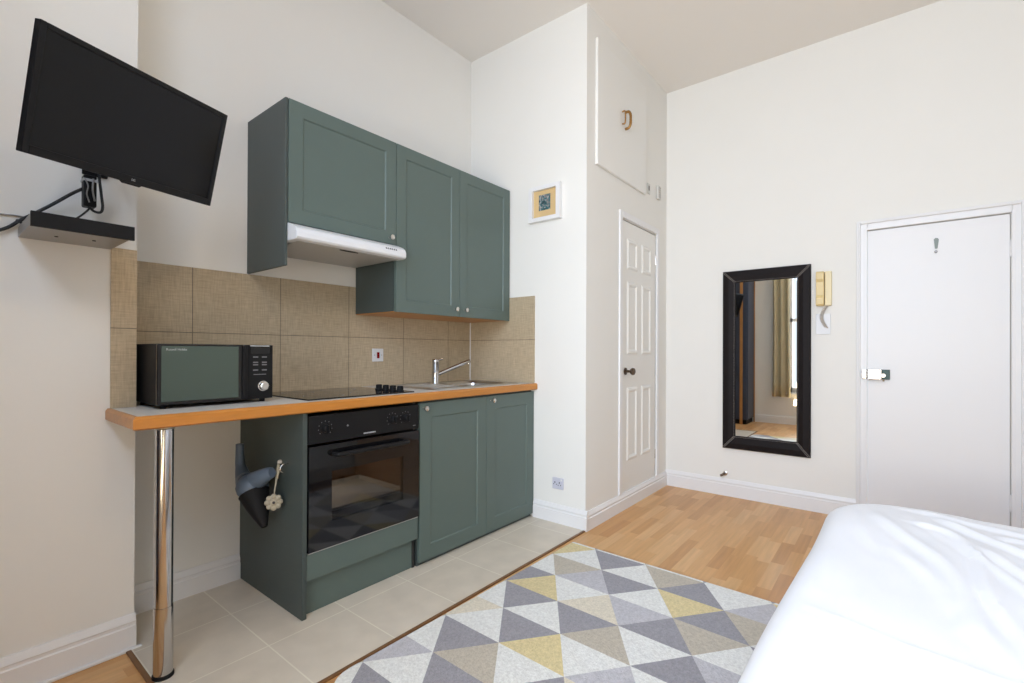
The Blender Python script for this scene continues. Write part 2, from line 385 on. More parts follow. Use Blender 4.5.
for z in (.26, 1.82):
    obj('hinge', B(((3.738, YC-.002, z), (3.752, YC+.008, z+.075))), M['nickel'], dl, bevel=.002)
def architrave_x(bm, x0, x1, z0, z1, w, t, y):
    for (a, b) in (((x0, y-t, z0), (x0+w, y, z1)), ((x1-w, y-t, z0), (x1, y, z1)), ((x0+w, y-t, z1-w), (x1-w, y, z1))): box(bm, a, b)
    return bm
struct('trim_4', architrave_x(bmesh.new(), 3.074, 3.79, .115, 2.118, .045, .014, YC), M['gloss'], 'slim white frame round the narrow panelled door', bevel=.004, cat='door frame')
# upper cupboard door in the same wall
cd = struct('door_3', B(((2.733, YC-.020, 2.330), (3.503, YC, 3.145))), M['cupboard_white'], 'white flush high cupboard door near the ceiling', bevel=.003, cat='cupboard door')
bm = bmesh.new()
for dx in (0,):
    tube(bm, [(3.135+dx, YC-.020, 2.815), (3.135+dx, YC-.045, 2.813), (3.135+dx, YC-.058, 2.79), (3.135+dx, YC-.060, 2.755), (3.135+dx, YC-.058, 2.72), (3.135+dx, YC-.045, 2.70), (3.135+dx, YC-.020, 2.697)], .0095, 10)
obj('brass_handle', bm, M['brass'], cd, smooth=True)['label'] = 'brass bow handle'
bm = bmesh.new(); tube(bm, [(3.085, YC-.020, 2.80), (3.085, YC-.04, 2.80), (3.085, YC-.044, 2.76), (3.085, YC-.04, 2.715), (3.085, YC-.020, 2.715)], .005, 8)
obj('key_ring', bm, M['brass'], cd, smooth=True)
# keyhole plate and bell box next to it
t = thing('cupboard_lock_plate', 'tiny white plate with dark key slot beside the high cupboard door', 'lock', (3.585, YC, 2.36))
obj('plate', B(((3.560, YC-.008, 2.36), (3.610, YC, 2.44))), M['wallplug'], t, bevel=.002)
obj('key_slot', B(((3.578, YC-.010, 2.385), (3.590, YC-.008, 2.420))), M['blackmatt'], t)
t = thing('door_chime_box', 'small grey wall box by the ceiling corner over the panelled door', 'wall box', (3.775, YC, 2.36))
obj('housing', B(((3.745, YC-.020, 2.360), (3.805, YC, 2.470))), M['wallplug'], t, bevel=.006)
obj('grille', B(*[((3.755, YC-.0215, 2.375+i*.018), (3.795, YC-.020, 2.382+i*.018)) for i in range(5)]), M['greymetal'], t)

# ------------------------------------------------------------------ entrance door
ed = struct('door_2', B(((XF+.006, DY0+.003, .006), (XF+.045, DY1-.004, DZ-.004))), M['door_white'], 'plain white entrance door beyond the bed', cat='door')
def arch_y(bm, y0, y1, z1, w, t, x):
    for (a, b) in (((x-t, y0, 0), (x, y0+w, z1)), ((x-t, y1-w, 0), (x, y1, z1)), ((x-t, y0+w, z1-w), (x, y1-w, z1))): box(bm, a, b)
    return bm
fr = struct('trim_5', arch_y(bmesh.new(), -.596, .197, 2.002, .060, .016, XF), M['gloss'], 'white moulded frame round the entrance door', bevel=.005, cat='door frame')
obj('bead', arch_y(bmesh.new(), -.586, .187, 1.992, .014, .029, XF), M['gloss'], fr, bevel=.006)
obj('door_stop', arch_y(bmesh.new(), -.548, .152, 1.951, .014, .019, XF), M['gloss'], fr, bevel=.002)
for z in (.20, 1.68):
    bm = B(((XF-.012, DY0-.014, z), (XF+.007, DY0+.004, z+.10))); lathe(bm, [(.006, 0), (.006, .10)], (XF-.014, DY0-.004, z), n=10)
    obj('hinge', bm, M['gloss'], ed, bevel=.001)
# rim lock
lk = thing('rim_lock', 'silver rim latch on the edge of the white entrance door', 'lock', (XF-.02, .11, .95))
obj('lock_case', B(((XF-.040, .060, .945), (XF+.004, .135, 1.012))), M['chrome'], lk, bevel=.004)
obj('keep', B(((XF-.042, .139, .948), (XF-.017, .165, 1.010))), M['nickel'], lk, bevel=.004)
obj('back_plate', B(((XF-.012, .018, .945), (XF+.005, .060, 1.010))), mat('dark_green_metal', (.06, .10, .09, 1), .5, .2), lk, bevel=.002)['label'] = 'dark plate behind the latch knob'
obj('latch_knob', lathe(bmesh.new(), [(.014, 0), (.014, .02), (.010, .026)], (XF-.012, .052, .972), (-1, 0, 0)), M['nickel'], lk, smooth=False)
obj('snib', B(((XF-.020, .046, .933), (XF-.010, .056, .948))), M['bronze'], lk, bevel=.002)
# number/hook on the door, reads like an exclamation mark
hk = thing('door_plaque', 'grey exclamation mark shaped fitting high on the entrance door', 'door fitting', (XF, -.206, 1.755))
bm = bmesh.new(); prism(bm, [(-.2135, 1.772), (-.2015, 1.772), (-.196, 1.830), (-.203, 1.838), (-.214, 1.836), (-.220, 1.828)], lambda a, b: Vector((XF+.006, a, b)), lambda a, b: Vector((XF-.002, a, b)))
obj('bar', bm, M['hookwhite'], hk)
obj('dot', lathe(bmesh.new(), [(.0085, 0), (.0085, .008), (.004, .011)], (XF+.006, -.206, 1.752), (-1, 0, 0), 16), M['greymetal'], hk)

# ------------------------------------------------------------------ kitchen base units
YF = 1.904
def shaker(name, x0, x1, z0, z1, yf, parent, st=.068, t=.020, m=None):
    """door with a flat frame and a stepped recessed panel, front at yf looking along -Y"""
    m = m or M['green']; bm = bmesh.new()
    loops = [(0, 0), (st, 0), (st+.005, .0065)]
    rs = []
    for a, d in loops:
        rs.append([bm.verts.new(p) for p in ((x0+a, yf+d, z0+a), (x1-a, yf+d, z0+a), (x1-a, yf+d, z1-a), (x0+a, yf+d, z1-a))])
    for a, b in zip(rs, rs[1:]):
        for i in range(4): bm.faces.new((a[i], a[(i+1) % 4], b[(i+1) % 4], b[i]))
    bm.faces.new(rs[-1])
    bk = [bm.verts.new(p) for p in ((x0, yf+t, z0), (x1, yf+t, z0), (x1, yf+t, z1), (x0, yf+t, z1))]
    bm.faces.new(bk)
    for i in range(4): bm.faces.new((rs[0][i], bk[i], bk[(i+1) % 4], rs[0][(i+1) % 4]))
    return obj(name, bm, m, parent, bevel=.0015)
def knob(x, z, yf, parent):
    return obj('knob', lathe(bmesh.new(), [(.008, 0), (.006, .004), (.0055, .012), (.012, .018), (.0145, .023), (.013, .028), (.006, .031)], (x, yf, z), (0, -1, 0), 20), M['nickel'], parent, smooth=True)

oc = thing('oven_housing', 'grey green kitchen unit that holds the built-in oven', 'kitchen unit', (1.30, 2.19, .006))
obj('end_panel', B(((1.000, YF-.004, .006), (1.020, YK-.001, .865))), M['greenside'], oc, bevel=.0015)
obj('side_panel', B(((1.600, YF+.026, .006), (1.6155, YK-.01, .86))), M['carcass'], oc)
obj('back_panel', B(((1.020, YK-.03, .006), (1.600, YK-.01, .86))), M['carcass'], oc)
obj('filler_panel', B(((1.0215, YF, .158), (1.6145, YF+.020, .268))), M['green'], oc, bevel=.0015)
obj('plinth', B(((1.0215, YF+.030, .007), (1.6145, YF+.046, .170))), M['green'], oc, bevel=.001)

ov = thing('built_in_oven', 'black built-in electric oven with glass door', 'oven', (1.32, 2.16, .272))
OX0, OX1 = 1.024, 1.612
obj('control_panel', B(((OX0, YF-.006, .726), (OX1, YF+.03, .846))), M['black'], ov, bevel=.003)
dfm = bmesh.new()  # door front as a frame around the window
WX0, WX1, WZ0o, WZ1o = 1.128, 1.512, .385, .600
for a, b in (((OX0, YF-.010, .276), (WX0, YF+.012, .716)), ((WX1, YF-.010, .276), (OX1, YF+.012, .716)), ((WX0, YF-.010, .276), (WX1, YF+.012, WZ0o)), ((WX0, YF-.010, WZ1o), (WX1, YF+.012, .716))): box(dfm, a, b)
bmesh.ops.remove_doubles(dfm, verts=dfm.verts, dist=1e-5)
dr = obj('door', dfm, M['blackgloss'], ov)
obj('window', B(((WX0, YF-.0095, WZ0o), (WX1, YF-.004, WZ1o))), M['ovenglass'], dr)
bm = bmesh.new(); tube(bm, [(1.135, YF-.012, .672), (1.137, YF-.040, .674), (1.16, YF-.048, .675), (1.32, YF-.050, .676), (1.49, YF-.048, .675), (1.513, YF-.040, .674), (1.515, YF-.012, .672)], .0105, 12, k=6)
obj('handle', bm, M['black'], dr, smooth=True)
# cavity
cv = bmesh.new()
for a, b in (((1.07, 1.93, .33), (1.08, 2.38, .66)), ((1.56, 1.93, .33), (1.57, 2.38, .66)), ((1.07, 1.93, .32), (1.57, 2.38, .33)), ((1.07, 1.93, .66), (1.57, 2.38, .67)), ((1.07, 2.37, .33), (1.57, 2.38, .66))): box(cv, a, b)
cvo = obj('cavity', cv, M['ovenin'], ov)
bm = B(((1.09, 1.95, .405), (1.555, 2.33, .409)))
for a, b in (((1.09, 1.95, .405), (1.10, 2.33, .43)), ((1.545, 1.95, .405), (1.555, 2.33, .43)), ((1.09, 2.32, .405), (1.555, 2.33, .43)), ((1.09, 1.95, .405), (1.555, 1.96, .418))): box(bm, a, b)
obj('baking_tray', bm, M['traym'], ov, bevel=.002)
ol = bpy.data.lights.new('oven_fill_light', 'POINT'); ol.energy = 1.3; ol.color = (1, .93, .82); ol.shadow_soft_size = .02  # weak point light added inside the cavity to brighten the tray
olo = bpy.data.objects.new('oven_fill_light', ol); COL.objects.link(olo); olo.location = (1.32, 2.2, .63)
for i, x in enumerate((1.098, 1.448, 1.527)):
    k_ = obj('dial', lathe(bmesh.new(), [(.024, 0), (.024, .004), (.018, .006), (.017, .022), (.014, .026)], (x, YF-.006, .788), (0, -1, 0), 24), M['blackmatt'], ov)
    obj('grip', B(((x-.003, YF-.040, .773), (x+.003, YF-.030, .803))), M['black'], k_, bevel=.001)
    bm = bmesh.new()
    for j in range(9):
        a = math.radians(-130+j*32.5)
        cx, cz = x+.031*math.sin(a), .788+.031*math.cos(a)
        box(bm, (cx-.0014, YF-.0066, cz-.0020), (cx+.0014, YF-.006, cz+.0020))
    obj('dial_marks', bm, M['labeldim'], ov)
obj('indicator_lamp', lathe(bmesh.new(), [(.004, 0), (.004, .003), (.002, .004)], (1.205, YF-.006, .788), (0, -1, 0), 12), M['labeldim'], ov)
bm = bmesh.new()
for j in range(8): box(bm, (1.288+.0082*j, YF-.0068, .7385), (1.2945+.0082*j, YF-.006, .7445))
obj('maker_mark', bm, M['label'], ov)
obj('rating_mark', B(((1.575, YF-.0066, .741), (1.592, YF-.006, .745))), M['labeldim'], ov)
obj('door_trim', B(((OX0, YF-.004, .270), (OX1, YF+.010, .276))), M['steel'], ov)

bc = thing('sink_base_cabinet', 'grey green double door cabinet under the sink', 'kitchen cabinet', (2.11, 2.2, .006))
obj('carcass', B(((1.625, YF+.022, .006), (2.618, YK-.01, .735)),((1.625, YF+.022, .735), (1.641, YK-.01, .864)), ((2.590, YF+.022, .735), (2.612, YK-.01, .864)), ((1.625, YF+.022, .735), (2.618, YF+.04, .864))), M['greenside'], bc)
d = shaker('door', 1.6260, 2.1420, .028, .850, YF, bc, st=.076); knob(1.651, .823, YF, d)
d = shaker('door', 2.1450, 2.622, .028, .850, YF, bc, st=.078); knob(2.184, .823, YF, d)

# ------------------------------------------------------------------ worktop
wt = thing('worktop', 'pale laminate worktop with orange wooden front edge', 'worktop', (1.5, 2.2, .866))
ZT = .9055; YW = 1.879
SX0, SX1, SY0, SY1 = 2.14, 2.50, 2.03, 2.37     # sink cut-out
bm = bmesh.new()
for a, b in (((.448, YW+.014, .867), (.529, YB-.009, ZT)), ((.529, YW+.014, .867), (SX0, YK-.009, ZT)), ((SX1, YW+.014, .867), (XC-.009, YK-.009, ZT)), ((SX0, YW+.014, .867), (SX1, SY0, ZT)), ((SX0, SY1, .867), (SX1, YK-.009, ZT))): box(bm, a, b)
obj('top', bm, M['worktop'], wt)
bm = bmesh.new()
prism(bm, [(0, .862), (-.008, .862), (-.016, .867), (-.016, .897), (-.008, .9062), (.0, .9062)], lambda a, b: Vector((.448+a, YW+.014+a, b)), lambda a, b: Vector((XC+.001, YW+.014+a, b)))
obj('front_edging', bm, M['edging'], wt)
bm = bmesh.new()
prism(bm, [(0, .862), (-.008, .862), (-.014, .867), (-.014, .897), (-.008, .9062), (0, .9062)], lambda a, b: Vector((.448+a, YW+.014+a, b)), lambda a, b: Vector((.448+a, YB-.001, b)))
obj('side_edging', bm, M['edging'], wt)

# chrome leg under the breakfast end
lg = thing('worktop_support_leg', 'tall round chrome leg under the left end of the worktop', 'support leg', (.536, 1.950, .006))
obj('tube', lathe(bmesh.new(), [(.027, .24), (.027, .848)], (.536, 1.950, .006), n=40), M['chrome'], lg, smooth=False)
obj('lower_sleeve', lathe(bmesh.new(), [(.0285, .012), (.0285, .24)], (.536, 1.950, .006), n=40), M['chrome'], lg)
obj('foot_ring', lathe(bmesh.new(), [(.032, 0), (.032, .009), (.029, .013)], (.536, 1.950, .006), n=40), M['blackmatt'], lg)
obj('top_flange', lathe(bmesh.new(), [(.028, .844), (.034, .850), (.034, .8555)], (.536, 1.950, .006), n=40), M['steel'], lg)
for o in lg.children:
    for fc in o.data.polygons: fc.use_smooth = True
    o.data.set_sharp_from_angle(angle=math.radians(50))

# ------------------------------------------------------------------ hob
hb = thing('electric_hob', 'flat black glass hob set in the worktop with four dials', 'hob', (1.33, 2.18, ZT))
obj('glass_top', B(((1.045, 1.945, ZT), (1.625, 2.44, ZT+.006))), M['blackgloss'], hb, bevel=.003)
for (x, y, rr) in ((1.19, 2.07, .09), (1.19, 2.31, .075), (1.42, 2.33, .09), (1.42, 2.08, .075)):
    bm = bmesh.new()
    for i in range(48):
        a0, a1 = 2*math.pi*i/48, 2*math.pi*(i+1)/48
        q = [(x+rr*math.cos(a0), y+rr*math.sin(a0)), (x+rr*math.cos(a1), y+rr*math.sin(a1)), (x+(rr-.003)*math.cos(a1), y+(rr-.003)*math.sin(a1)), (x+(rr-.003)*math.cos(a0), y+(rr-.003)*math.sin(a0))]
        bm.faces.new([bm.verts.new((*p, ZT+.0064)) for p in q])
    obj('cooking_zone_ring', bm, M['labeldim'], hb)
for y in (1.995, 2.055, 2.115, 2.175):
    obj('dial', lathe(bmesh.new(), [(.020, 0), (.020, .004), (.017, .006), (.016, .024), (.013, .027)], (1.570, y, ZT+.006), n=20), M['blackmatt'], hb)

# ------------------------------------------------------------------ sink and tap
sk = thing('kitchen_sink', 'stainless steel inset sink with a small drainer', 'sink', (2.2, 2.2, ZT))
def rrect(x0, x1, y0, y1, r, n=6):
    pts = []
    for cx, cy, a0 in ((x1-r, y1-r, 0), (x0+r, y1-r, 90), (x0+r, y0+r, 180), (x1-r, y0+r, 270)):
        for i in range(n+1):
            a = math.radians(a0+90*i/n); pts.append((cx+r*math.cos(a), cy+r*math.sin(a)))
    return pts
bm = bmesh.new()
outer = rrect(1.78, 2.56, 1.965, 2.44, .05); inner = rrect(SX0, SX1, SY0, SY1, .07)
L0 = [bm.verts.new((*p, ZT+.0005)) for p in outer]
L1 = [bm.verts.new((p[0]+(2.17-p[0])*.012, p[1]+(2.2-p[1])*.02, ZT+.005)) for p in outer]
L2 = [bm.verts.new((*p, ZT+.003)) for p in inner]
L3 = [bm.verts.new((p[0]+(2.32-p[0])*.05, p[1]+(2.2-p[1])*.05, ZT-.01)) for p in inner]
L4 = [bm.verts.new((p[0]+(2.32-p[0])*.16, p[1]+(2.2-p[1])*.16, ZT-.14)) for p in inner]
n = len(outer)
for a, b in ((L0, L1), (L1, L2), (L2, L3), (L3, L4)):
    for i in range(n): bm.faces.new((a[i], a[(i+1) % n], b[(i+1) % n], b[i]))
bm.faces.new(L4)
obj('bowl', bm, M['steel'], sk)
bm = bmesh.new()
for i in range(6): tube(bm, [(1.83, 2.06+i*.055, ZT+.0045), (2.07, 2.06+i*.055, ZT+.0045)], .003, 8, smooth=False)
obj('drainer_ridges', bm, M['steel'], sk, smooth=True)
obj('plug_waste', lathe(bmesh.new(), [(.03, 0), (.03, .002), (.02, .003)], (2.32, 2.2, ZT-.14)), M['chrome'], sk)

tp = thing('mixer_tap', 'chrome mixer tap with angled spout by the sink', 'tap', (2.092, 2.30, ZT+.005))
obj('body', lathe(bmesh.new(), [(.024, 0), (.024, .006), (.022, .010), (.022, .135), (.0235, .137), (.0235, .156), (.019, .160)], (2.092, 2.30, ZT+.004), n=28), M['chrome'], tp, smooth=False)
bm = bmesh.new(); tube(bm, [(2.100, 2.298, .968), (2.372, 2.285, 1.050), (2.388, 2.284, 1.052)], .0125, 16, smooth=False)
obj('spout', bm, M['chrome'], tp, smooth=True)
obj('aerator', lathe(bmesh.new(), [(.011, 0), (.011, .018)], (2.380, 2.2845, 1.034), n=16), M['chrome'], tp)
bm = bmesh.new(); tube(bm, [(2.092, 2.30, 1.060), (2.128, 2.272, 1.070)], [.008, .006], 12, smooth=False)
obj('lever', bm, M['chrome'], tp, smooth=True)
for o in tp.children:
    for fc in o.data.polygons: fc.use_smooth = True
    o.data.set_sharp_from_angle(angle=math.radians(50))

# ------------------------------------------------------------------ wall cabinets
YU = 2.114
u1 = thing('hood_wall_cabinet', 'grey green wall cabinet over the extractor, with a long end panel', 'wall cabinet', (1.34, 2.3, 1.507))
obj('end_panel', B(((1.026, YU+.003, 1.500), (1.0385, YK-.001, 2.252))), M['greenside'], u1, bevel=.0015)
obj('carcass', B(((1.0390, YU+.022, 1.705), (1.632, YK-.001, 2.248))), M['carcass'], u1)
d = shaker('door', 1.0405, 1.6315, 1.696, 2.2515, YU, u1, st=.066); knob(1.590, 1.728, YU, d)
u2 = thing('tall_wall_cabinet', 'taller two door grey green wall cabinet next to the column', 'wall cabinet', (2.12, 2.3, 1.336))
obj('carcass', B(((1.634, YU+.022, 1.337), (2.612, YK-.009, 2.248))), M['greenside'], u2)
obj('underside', B(((1.636, YU+.024, 1.3335), (2.610, YK-.010, 1.337))), M['edging'], u2)['label'] = 'unpainted tan underside'
d = shaker('door', 1.6345, 2.1165, 1.334, 2.2515, YU, u2, st=.066); knob(2.078, 1.378, YU, d)
d = shaker('door', 2.1195, 2.6145, 1.334, 2.2515, YU, u2, st=.066); knob(2.163, 1.378, YU, d)

# ------------------------------------------------------------------ extractor hood
hd = thing('extractor_hood', 'slim white extractor hood under the shorter wall cabinet', 'extractor hood', (1.345, 2.25, 1.61))
bm = bmesh.new()
pf = [(YK-.003, 1.640), (YK-.003, 1.694), (2.138, 1.694), (2.112, 1.692), (2.062, 1.672), (2.045, 1.660), (2.036, 1.640), (2.036, 1.622), (2.043, 1.613), (2.060, 1.610), (2.14, 1.612)]
prism(bm, pf, lambda a, b: Vector((1.0388, a, b)), lambda a, b: Vector((1.6400, a, b)))
obj('casing', bm, M['hoodwhite'], hd, bevel=.003)
obj('filter_panel', B(((1.070, 2.075, 1.6085), (1.620, YK-.02, 1.6185))), M['hoodunder'], hd)
bm = bmesh.new(); prism(bm, [(1.33+.052*math.cos(t_*math.pi/12), 2.09+.010*math.sin(t_*math.pi/12)) for t_ in range(24)], lambda a, b: Vector((a, b, 1.6095)), lambda a, b: Vector((a, b, 1.6060)))
obj('slot', bm, M['blackmatt'], hd)['label'] = 'dark oval finger slot'
bm = bmesh.new()
for j, w in enumerate((.009, .006, .008, .007, .008, .006)):
    x = 1.515+.0125*j
    bmesh.ops.create_cube(bm, size=1, matrix=Matrix.Translation((x, 2.0402, 1.6500)) @ Matrix.Rotation(math.radians(-24), 4, 'X') @ Matrix.Diagonal((w, .001, .009, 1)))
obj('maker_mark', bm, M['printdark'], hd)

# ------------------------------------------------------------------ microwave
mw = thing('microwave_oven', 'black microwave with mirrored door on the left of the worktop', 'microwave', (.745, 2.21, ZT))
MX0, MX1, MY, MZ0, MZ1 = .541, .950, 2.055, .918, 1.143
obj('casing', B(((MX0, MY+.018, MZ0), (MX1, 2.36, MZ1))), M['blackmatt'], mw, bevel=.004)
md = obj('door', B(((MX0, MY, MZ0+.002), (.842, MY+.017, MZ1-.001))), M['blackgloss'], mw, bevel=.003)
obj('door_glass', B(((.553, MY-.002, MZ0+.014), (.812, MY, MZ1-.008))), M['microglass'], md, bevel=.0008)
obj('door_handle', B(((.826, MY-.008, MZ0+.004), (.846, MY+.012, MZ1-.003))), M['black'], md, bevel=.004)
text('brand_text', 'Russell Hobbs', .0115, M['label'], md, Vector((.600, MY-.0026, 1.122))-wloc(md), (math.pi/2, 0, 0))
cp = obj('control_panel', B(((.847, MY+.004, MZ0+.002), (MX1, MY+.018, MZ1-.001))), M['black'], mw, bevel=.002)
obj('display', B(((.860, MY+.0025, 1.105), (.938, MY+.004, 1.135))), M['blackgloss'], cp)
obj('logo_strip', B(((.858, MY+.003, 1.1365), (.935, MY+.004, 1.1405))), M['label'], cp)
bm = bmesh.new()
for rw, z in enumerate((1.090, 1.068, 1.058, 1.036)):
    for cx in (.880, .915): box(bm, (cx-.010, MY+.003, z), (cx+.010, MY+.004, z+.005))
box(bm, (.872, MY+.003, 1.019), (.922, MY+.004, 1.022))
obj('buttons', bm, M['labeldim'], cp)
obj('dial', lathe(bmesh.new(), [(.021, 0), (.021, .004), (.018, .005), (.017, .020), (.013, .023)], (.909, MY+.004, .972), (0, -1, 0), 28), M['nickel'], cp)
for x in (.57, .92):
    for y in (2.09, 2.33): obj('foot', lathe(bmesh.new(), [(.010, 0), (.011, .0125)], (x, y, ZT), n=14), M['blackmatt'], mw)

# ------------------------------------------------------------------ sockets
t = thing('cooker_switch', 'white switch plate with red rocker on the kitchen tiles', 'switch', (1.789, YK-.008, 1.05))
obj('plate', B(((1.749, YK-.016, 1.054), (1.829, YK-.008, 1.134))), M['white_plastic'], t, bevel=.003)
obj('rocker', B(((1.780, YK-.020, 1.074), (1.797, YK-.016, 1.112))), M['red'], t, bevel=.001)['label'] = 'dark red rocker'
for x in (1.763, 1.815): obj('screw', lathe(bmesh.new(), [(.003, 0), (.003, .001)], (x, YK-.016, 1.094), (0, -1, 0), 10), M['greymetal'], t)
t = thing('wall_socket', 'grey plug socket low on the white column by the cabinet', 'socket', (XC, 1.706, .222))
obj('plate', B(((XC-.009, 1.664, .224), (XC, 1.749, .298))), M['socketgrey'], t, bevel=.003)
bm = bmesh.new()
for (y, z, w, h_) in ((1.728, .267, .003, .006), (1.737, .255, .003, .003), (1.716, .255, .003, .003), (1.694, .267, .003, .006), (1.703, .250, .003, .003), (1.684, .252, .003, .003)):
    box(bm, (XC-.0098, y-w, z-h_), (XC-.009, y+w, z+h_))
obj('pin_holes', bm, M['printdark'], t)
obj('rocker', B(((XC-.012, 1.674, .280), (XC-.009, 1.684, .292))), M['white_plastic'], t)

# ------------------------------------------------------------------ picture
pc = thing('box_framed_picture', 'small white box frame with teal print on tan mount', 'picture', (XC, 1.812, 1.997))
PY0, PY1, PZ0, PZ1 = 1.684, 1.934, 1.988, 2.222
bm = bmesh.new()
for a, b in (((XC-.034, PY0, PZ0), (XC-.001, PY0+.030, PZ1)), ((XC-.034, PY1-.030, PZ0), (XC-.001, PY1, PZ1)), ((XC-.034, PY0+.03, PZ0), (XC-.001, PY1-.03, PZ0+.026)), ((XC-.034, PY0+.03, PZ1-.026), (XC-.001, PY1-.03, PZ1))): box(bm, a, b)
obj('frame', bm, M['gloss'], pc)
obj('mount', B(((XC-.012, PY0+.019, PZ0+.019), (XC-.008, PY1-.019, PZ1-.019))), M['mount'], pc)
def printmat():
    m = bpy.data.materials.new('teal_print'); m.use_nodes = True; nt = m.node_tree; p = nt.nodes['Principled BSDF']
    tc = nt.nodes.new('ShaderNodeTexCoord'); n = nt.nodes.new('ShaderNodeTexNoise'); n.inputs['Scale'].default_value = 34; n.inputs['Distortion'].default_value = 1.5
    rp = nt.nodes.new('ShaderNodeValToRGB'); e = rp.color_ramp.elements
    e[0].position = .36; e[0].color = (.02, .05, .06, 1); e[1].position = .66; e[1].color = (.42, .43, .42, 1)
    x = rp.color_ramp.elements.new(.46); x.color = (.03, .17, .19, 1); x = rp.color_ramp.elements.new(.54); x.color = (.16, .15, .15, 1)
    nt.links.new(tc.outputs['Object'], n.inputs[0]); nt.links.new(n.outputs[0], rp.inputs[0]); nt.links.new(rp.outputs[0], p.inputs['Base Color']); return m
obj('print', B(((XC-.0135, 1.770, 2.062), (XC-.012, 1.862, 2.166))), printmat(), pc)['label'] = 'dark teal and grey square print'

# ------------------------------------------------------------------ wall mirror
mr = thing('wall_mirror', 'tall mirror in a stitched black leather frame on the end wall', 'mirror', (XF, .751, .373))
A0, A1, C0, C1 = .457, 1.045, .374, 1.747
I0, I1, K0, K1 = .545, .951, .478, 1.655
bm = bmesh.new()
def q4(y0, y1, z0, z1, x): return [bm.verts.new((x, y, z)) for y, z in ((y0, z0), (y1, z0), (y1, z1), (y0, z1))]
ls = [q4(A0, A1, C0, C1, XF), q4(A0, A1, C0, C1, XF-.022), q4(A0+.006, A1-.006, C0+.006, C1-.006, XF-.030), q4(A0+.045, A1-.045, C0+.045, C1-.045, XF-.034), q4(I0-.006, I1+.006, K0-.006, K1+.006, XF-.026), q4(I0, I1, K0, K1, XF-.014)]
for a, b in zip(ls, ls[1:]):
    for i in range(4): bm.faces.new((a[i], a[(i+1) % 4], b[(i+1) % 4], b[i]))
obj('frame', bm, M['leather'], mr)
obj('glass', B(((XF-.016, I0-.002, K0-.002), (XF-.010, I1+.002, K1+.002))), M['mirror'], mr)
for (a, b, c_, d_) in ((A0+.008, C0+.008, I0-.004, K0-.004), (A1-.008, C0+.008, I1+.004, K0-.004), (A0+.008, C1-.008, I0-.004, K1+.004), (A1-.008, C1-.008, I1+.004, K1+.004)):
    bm = bmesh.new()
    for off in (-.006, .006):
        nst = 13
        for i in range(nst):
            t0, t1 = i/nst, (i+.62)/nst
            def xx(t): return XF-.0308-.0042*math.sin(math.pi*min(1, t*1.05))
            tube(bm, [(xx(t0), a+(c_-a)*t0+off, b+(d_-b)*t0), (xx(t1), a+(c_-a)*t1+off, b+(d_-b)*t1)], .0014, 5, smooth=False)
    obj('corner_stitching', bm, M['stitch'], mr)
bm = bmesh.new()
def dash(p, q, step=.012):
    p = Vector(p); q = Vector(q); nn = int((q-p).length/step)
    for i in range(nn):
        tube(bm, [p+(q-p)*(i/nn), p+(q-p)*((i+.6)/nn)], .0008, 5, smooth=False)
x = XF-.0285; e_ = .010
dash((x, I0-e_, K0-e_), (x, I1+e_, K0-e_)); dash((x, I0-e_, K1+e_), (x, I1+e_, K1+e_)); dash((x, I0-e_, K0-e_), (x, I0-e_, K1+e_)); dash((x, I1+e_, K0-e_), (x, I1+e_, K1+e_))
obj('inner_stitching', bm, M['stitch'], mr)

# ------------------------------------------------------------------ entry phone
ep = thing('entry_phone', 'yellowed cream intercom handset on the wall right of the mirror', 'intercom', (XF, .379, 1.444))
obj('base', B(((XF-.030, .334, 1.446), (XF-.001, .374, 1.684))), M['creamlight'], ep, bevel=.005)
bm = bmesh.new(); prism(bm, [(XF-.001, 1.446), (XF-.045, 1.446), (XF-.056, 1.455), (XF-.058, 1.500), (XF-.046, 1.520), (XF-.046, 1.610), (XF-.058, 1.632), (XF-.056, 1.676), (XF-.045, 1.684), (XF-.001, 1.684)], lambda a, b: Vector((a, .377, b)), lambda a, b: Vector((a, .424, b)))
obj('handset', bm, M['cream'], ep, bevel=.004)
bm = bmesh.new()
cpts = []
for i in range(200):
    s = i/199; a = s*2*math.pi*16
    ax = Vector((XF-.018-.012*math.sin(s*math.pi), .360 + .030*math.sin(s*math.pi) + .004*s, 1.448-.155*s))
    cpts.append(ax + Vector((.009*math.cos(a), .009*math.sin(a), 0)))
tube(bm, cpts, .0030, 5, smooth=False)
obj('coiled_cord', bm, M['cord'], ep)
t = tag(obj('blank_wall_plate', B(((XF-.008, .342, 1.248), (XF, .428, 1.392))), M['white_plastic'], bevel=.002, origin='base'), 'square white wall plate below the intercom handset', 'wall plate')

# door stop on the wall
ds = thing('pipe_stub', 'small chrome capped pipe stub above the skirting below the mirror', 'pipe fitting', (XF, 1.035, .15))
obj('flange', lathe(bmesh.new(), [(.018, 0), (.018, .005), (.011, .008)], (XF, 1.030, .172), (-1, 0, 0), 20), M['nickel'], ds)
obj('elbow', tube(bmesh.new(), [(XF-.006, 1.030, .172), (XF-.030, 1.032, .172), (XF-.040, 1.042, .165), (XF-.040, 1.055, .158)], .009, 12), M['bronze'], ds, smooth=True)

